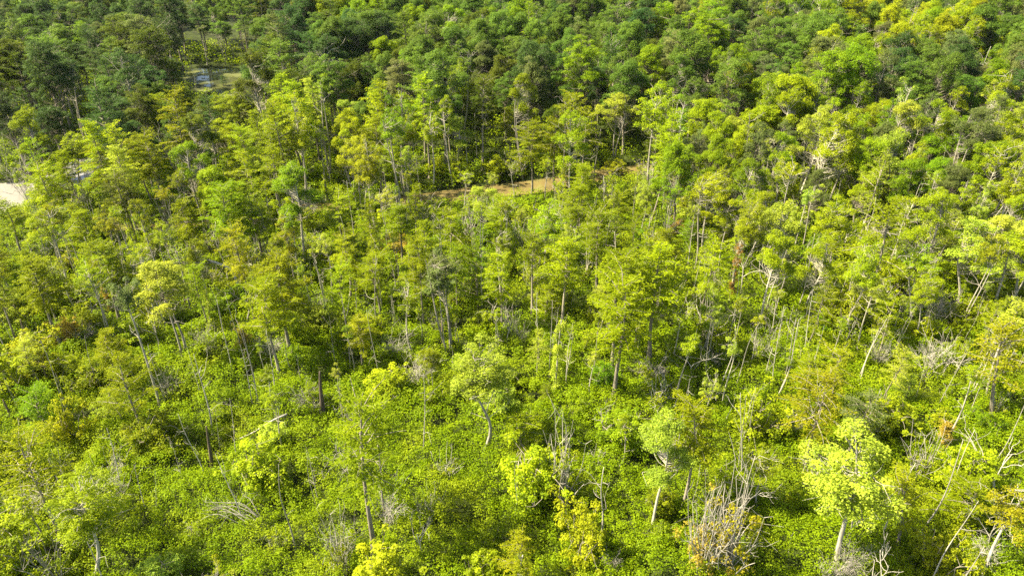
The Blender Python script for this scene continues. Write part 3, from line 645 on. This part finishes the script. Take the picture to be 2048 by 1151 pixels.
def f_dead(px, py):
    right = px > 1330
    if py > 850 and 380 < px < 1330 and rng.random() < .75: return None
    if py < 330 and rng.random() < .75: return None
    k = pick([(DP, .8), (DT, .1), (DB, .08), (ST, .02)])
    if py < 330: k = DP
    tl = (rng.normal() * .045 + (.03 if right else 0), rng.normal() * .04)
    sp = 1.9 if right else 2.7
    if k == DP: h = rng.uniform(4, 11); h *= 1.0 if py > 330 else 1.4; return k, OL, sp, h, h * rng.uniform(.13, .26), tl
    if k == DT: h = rng.uniform(4, 8) if py > 400 else rng.uniform(7, 11); return k, OL, sp, h, h * rng.uniform(.35, .6), tl
    if k == DB: h = rng.uniform(1.6, 3.4); return k, OL, sp, h, h * rng.uniform(.7, 1.2), (0, 0)
    return k, OL, sp, rng.uniform(1.5, 3), .8, tl
scatter('dead', 2200, 30, 190, f_dead)

# far woods past the forest edge that the photograph cuts off: one mass
def far_woods():
    Lf = Leaves()
    for _ in range(230):
        y = rng.uniform(214, 262); x = rng.uniform(-200, 200); h = rng.uniform(14, 19)
        for _ in range(46):
            d = unit(rng.normal(size=3)); d[2] = abs(d[2]) - .2
            clump(Lf, np.array([x, y, h * .6]) + d * [4.4, 4.4, h * .38], 1.6, 26, .7, base=.5 + rng.normal() * .15)
    o = bpy.data.objects.new('far_woods', Lf.mesh('far_woods', M_LEAF)); COL.objects.link(o); o.color = (*HUE[MG], 1)
    o['kind'] = 'stuff'; o['label'] = 'unbroken dark green woods beyond the forest edge'; o['category'] = 'woods'
far_woods()

# ------------------------------------------------------------------ labels: look first, then where it stands
NOUN = {C: 'feathery cypress', SC: 'thin-crowned cypress', RC: 'bushy cypress', TU: 'pale-trunked tree', SL: 'slender tree', BL: 'round-crowned tree', SH: 'leafy shrub', TS: 'half-bare shrub',
        DP: 'dead pole', ST: 'broken stump', DB: 'bare grey bush', DT: 'bare forking tree', VC: 'vine-wrapped trunk', SP_: 'spreading tree'}
def region(px, py):
    row = ('top edge' if py < 75 else 'beyond the pond' if py < 150 else 'back forest' if py < 230 else 'beyond the channel' if py < 345 else
           'beside the channel' if py < 440 else 'near bank' if py < 530 else 'upper swamp' if py < 620 else 'middle swamp' if py < 710 else 'lower swamp' if py < 810 else
           'open swamp' if py < 920 else 'near the bottom' if py < 1040 else 'bottom edge')
    names = ('far left edge', 'far left', 'left', 'left of centre', 'centre left', 'centre', 'centre right', 'right of centre', 'right', 'far right', 'far right edge')
    return row, names[int(np.clip(px / PW * 11, 0, 10))]
ORD = ['leftmost', 'second from left', 'third from left', 'fourth from left', 'fifth from left', 'sixth from left', 'seventh from left', 'eighth from left', 'ninth from left', 'tenth from left', 'eleventh from left', 'twelfth from left']
buckets = {}
MEAN = {}
for t in THINGS: MEAN.setdefault(t[1], []).append(t[3])
MEAN = {k: (np.percentile(v, 33), np.percentile(v, 67)) for k, v in MEAN.items()}
for root, kind, colour, h, lean, c in THINGS:
    px, py = proj(*c); row, colm = region(px, py)
    lo, hi = MEAN[kind]
    size = 'short ' if h < lo else 'tall ' if h > hi else ''
    ln = ' leaning right' if lean > .12 else ' leaning left' if lean < -.12 else ''
    lab = f"{size}{colour + ' ' if colour else ''}{NOUN[kind]}{ln}, {row}, {colm}"
    buckets.setdefault(lab, []).append((px, root))
for lab, items in buckets.items():
    items.sort(key=lambda q: q[0])
    for i, (px, root) in enumerate(items):
        if len(items) > 1:
            a, b = lab.rsplit(', ', 1); l2 = f"{ORD[i] if i else 'leftmost'} {a}, {b}"
        else: l2 = lab
        root['label'] = l2
for root, kind, *_ in THINGS:
    root['category'], root['group'] = GROUPS[kind]
open('/tmp/counts.txt', 'w').write(str(count))

# ------------------------------------------------------------------ the thin haze of the warm air
def haze():
    bx = 2600.0; z0, z1 = -1.5, 52.0
    me = bpy.data.meshes.new('haze'); v = [(x, y, z) for z in (z0, z1) for x, y in ((-bx, -bx), (bx, -bx), (bx, bx), (-bx, bx))]
    me.from_pydata(v, [], [(3, 2, 1, 0), (4, 5, 6, 7), (0, 1, 5, 4), (1, 2, 6, 5), (2, 3, 7, 6), (3, 0, 4, 7)])
    m = bpy.data.materials.new('haze_air'); m.use_nodes = True; t = m.node_tree
    for n in list(t.nodes): t.nodes.remove(n)
    out = t.nodes.new('ShaderNodeOutputMaterial'); pv = t.nodes.new('ShaderNodeVolumePrincipled')
    pv.inputs['Color'].default_value = (.86, .93, 1.0, 1); pv.inputs['Density'].default_value = .00003; pv.inputs['Anisotropy'].default_value = .3
    t.links.new(pv.outputs[0], out.inputs['Volume']); me.materials.append(m)
    o = bpy.data.objects.new('haze', me); COL.objects.link(o); o['kind'] = 'stuff'; o['label'] = 'thin pale haze of warm air over the swamp'; o['category'] = 'haze'
haze()
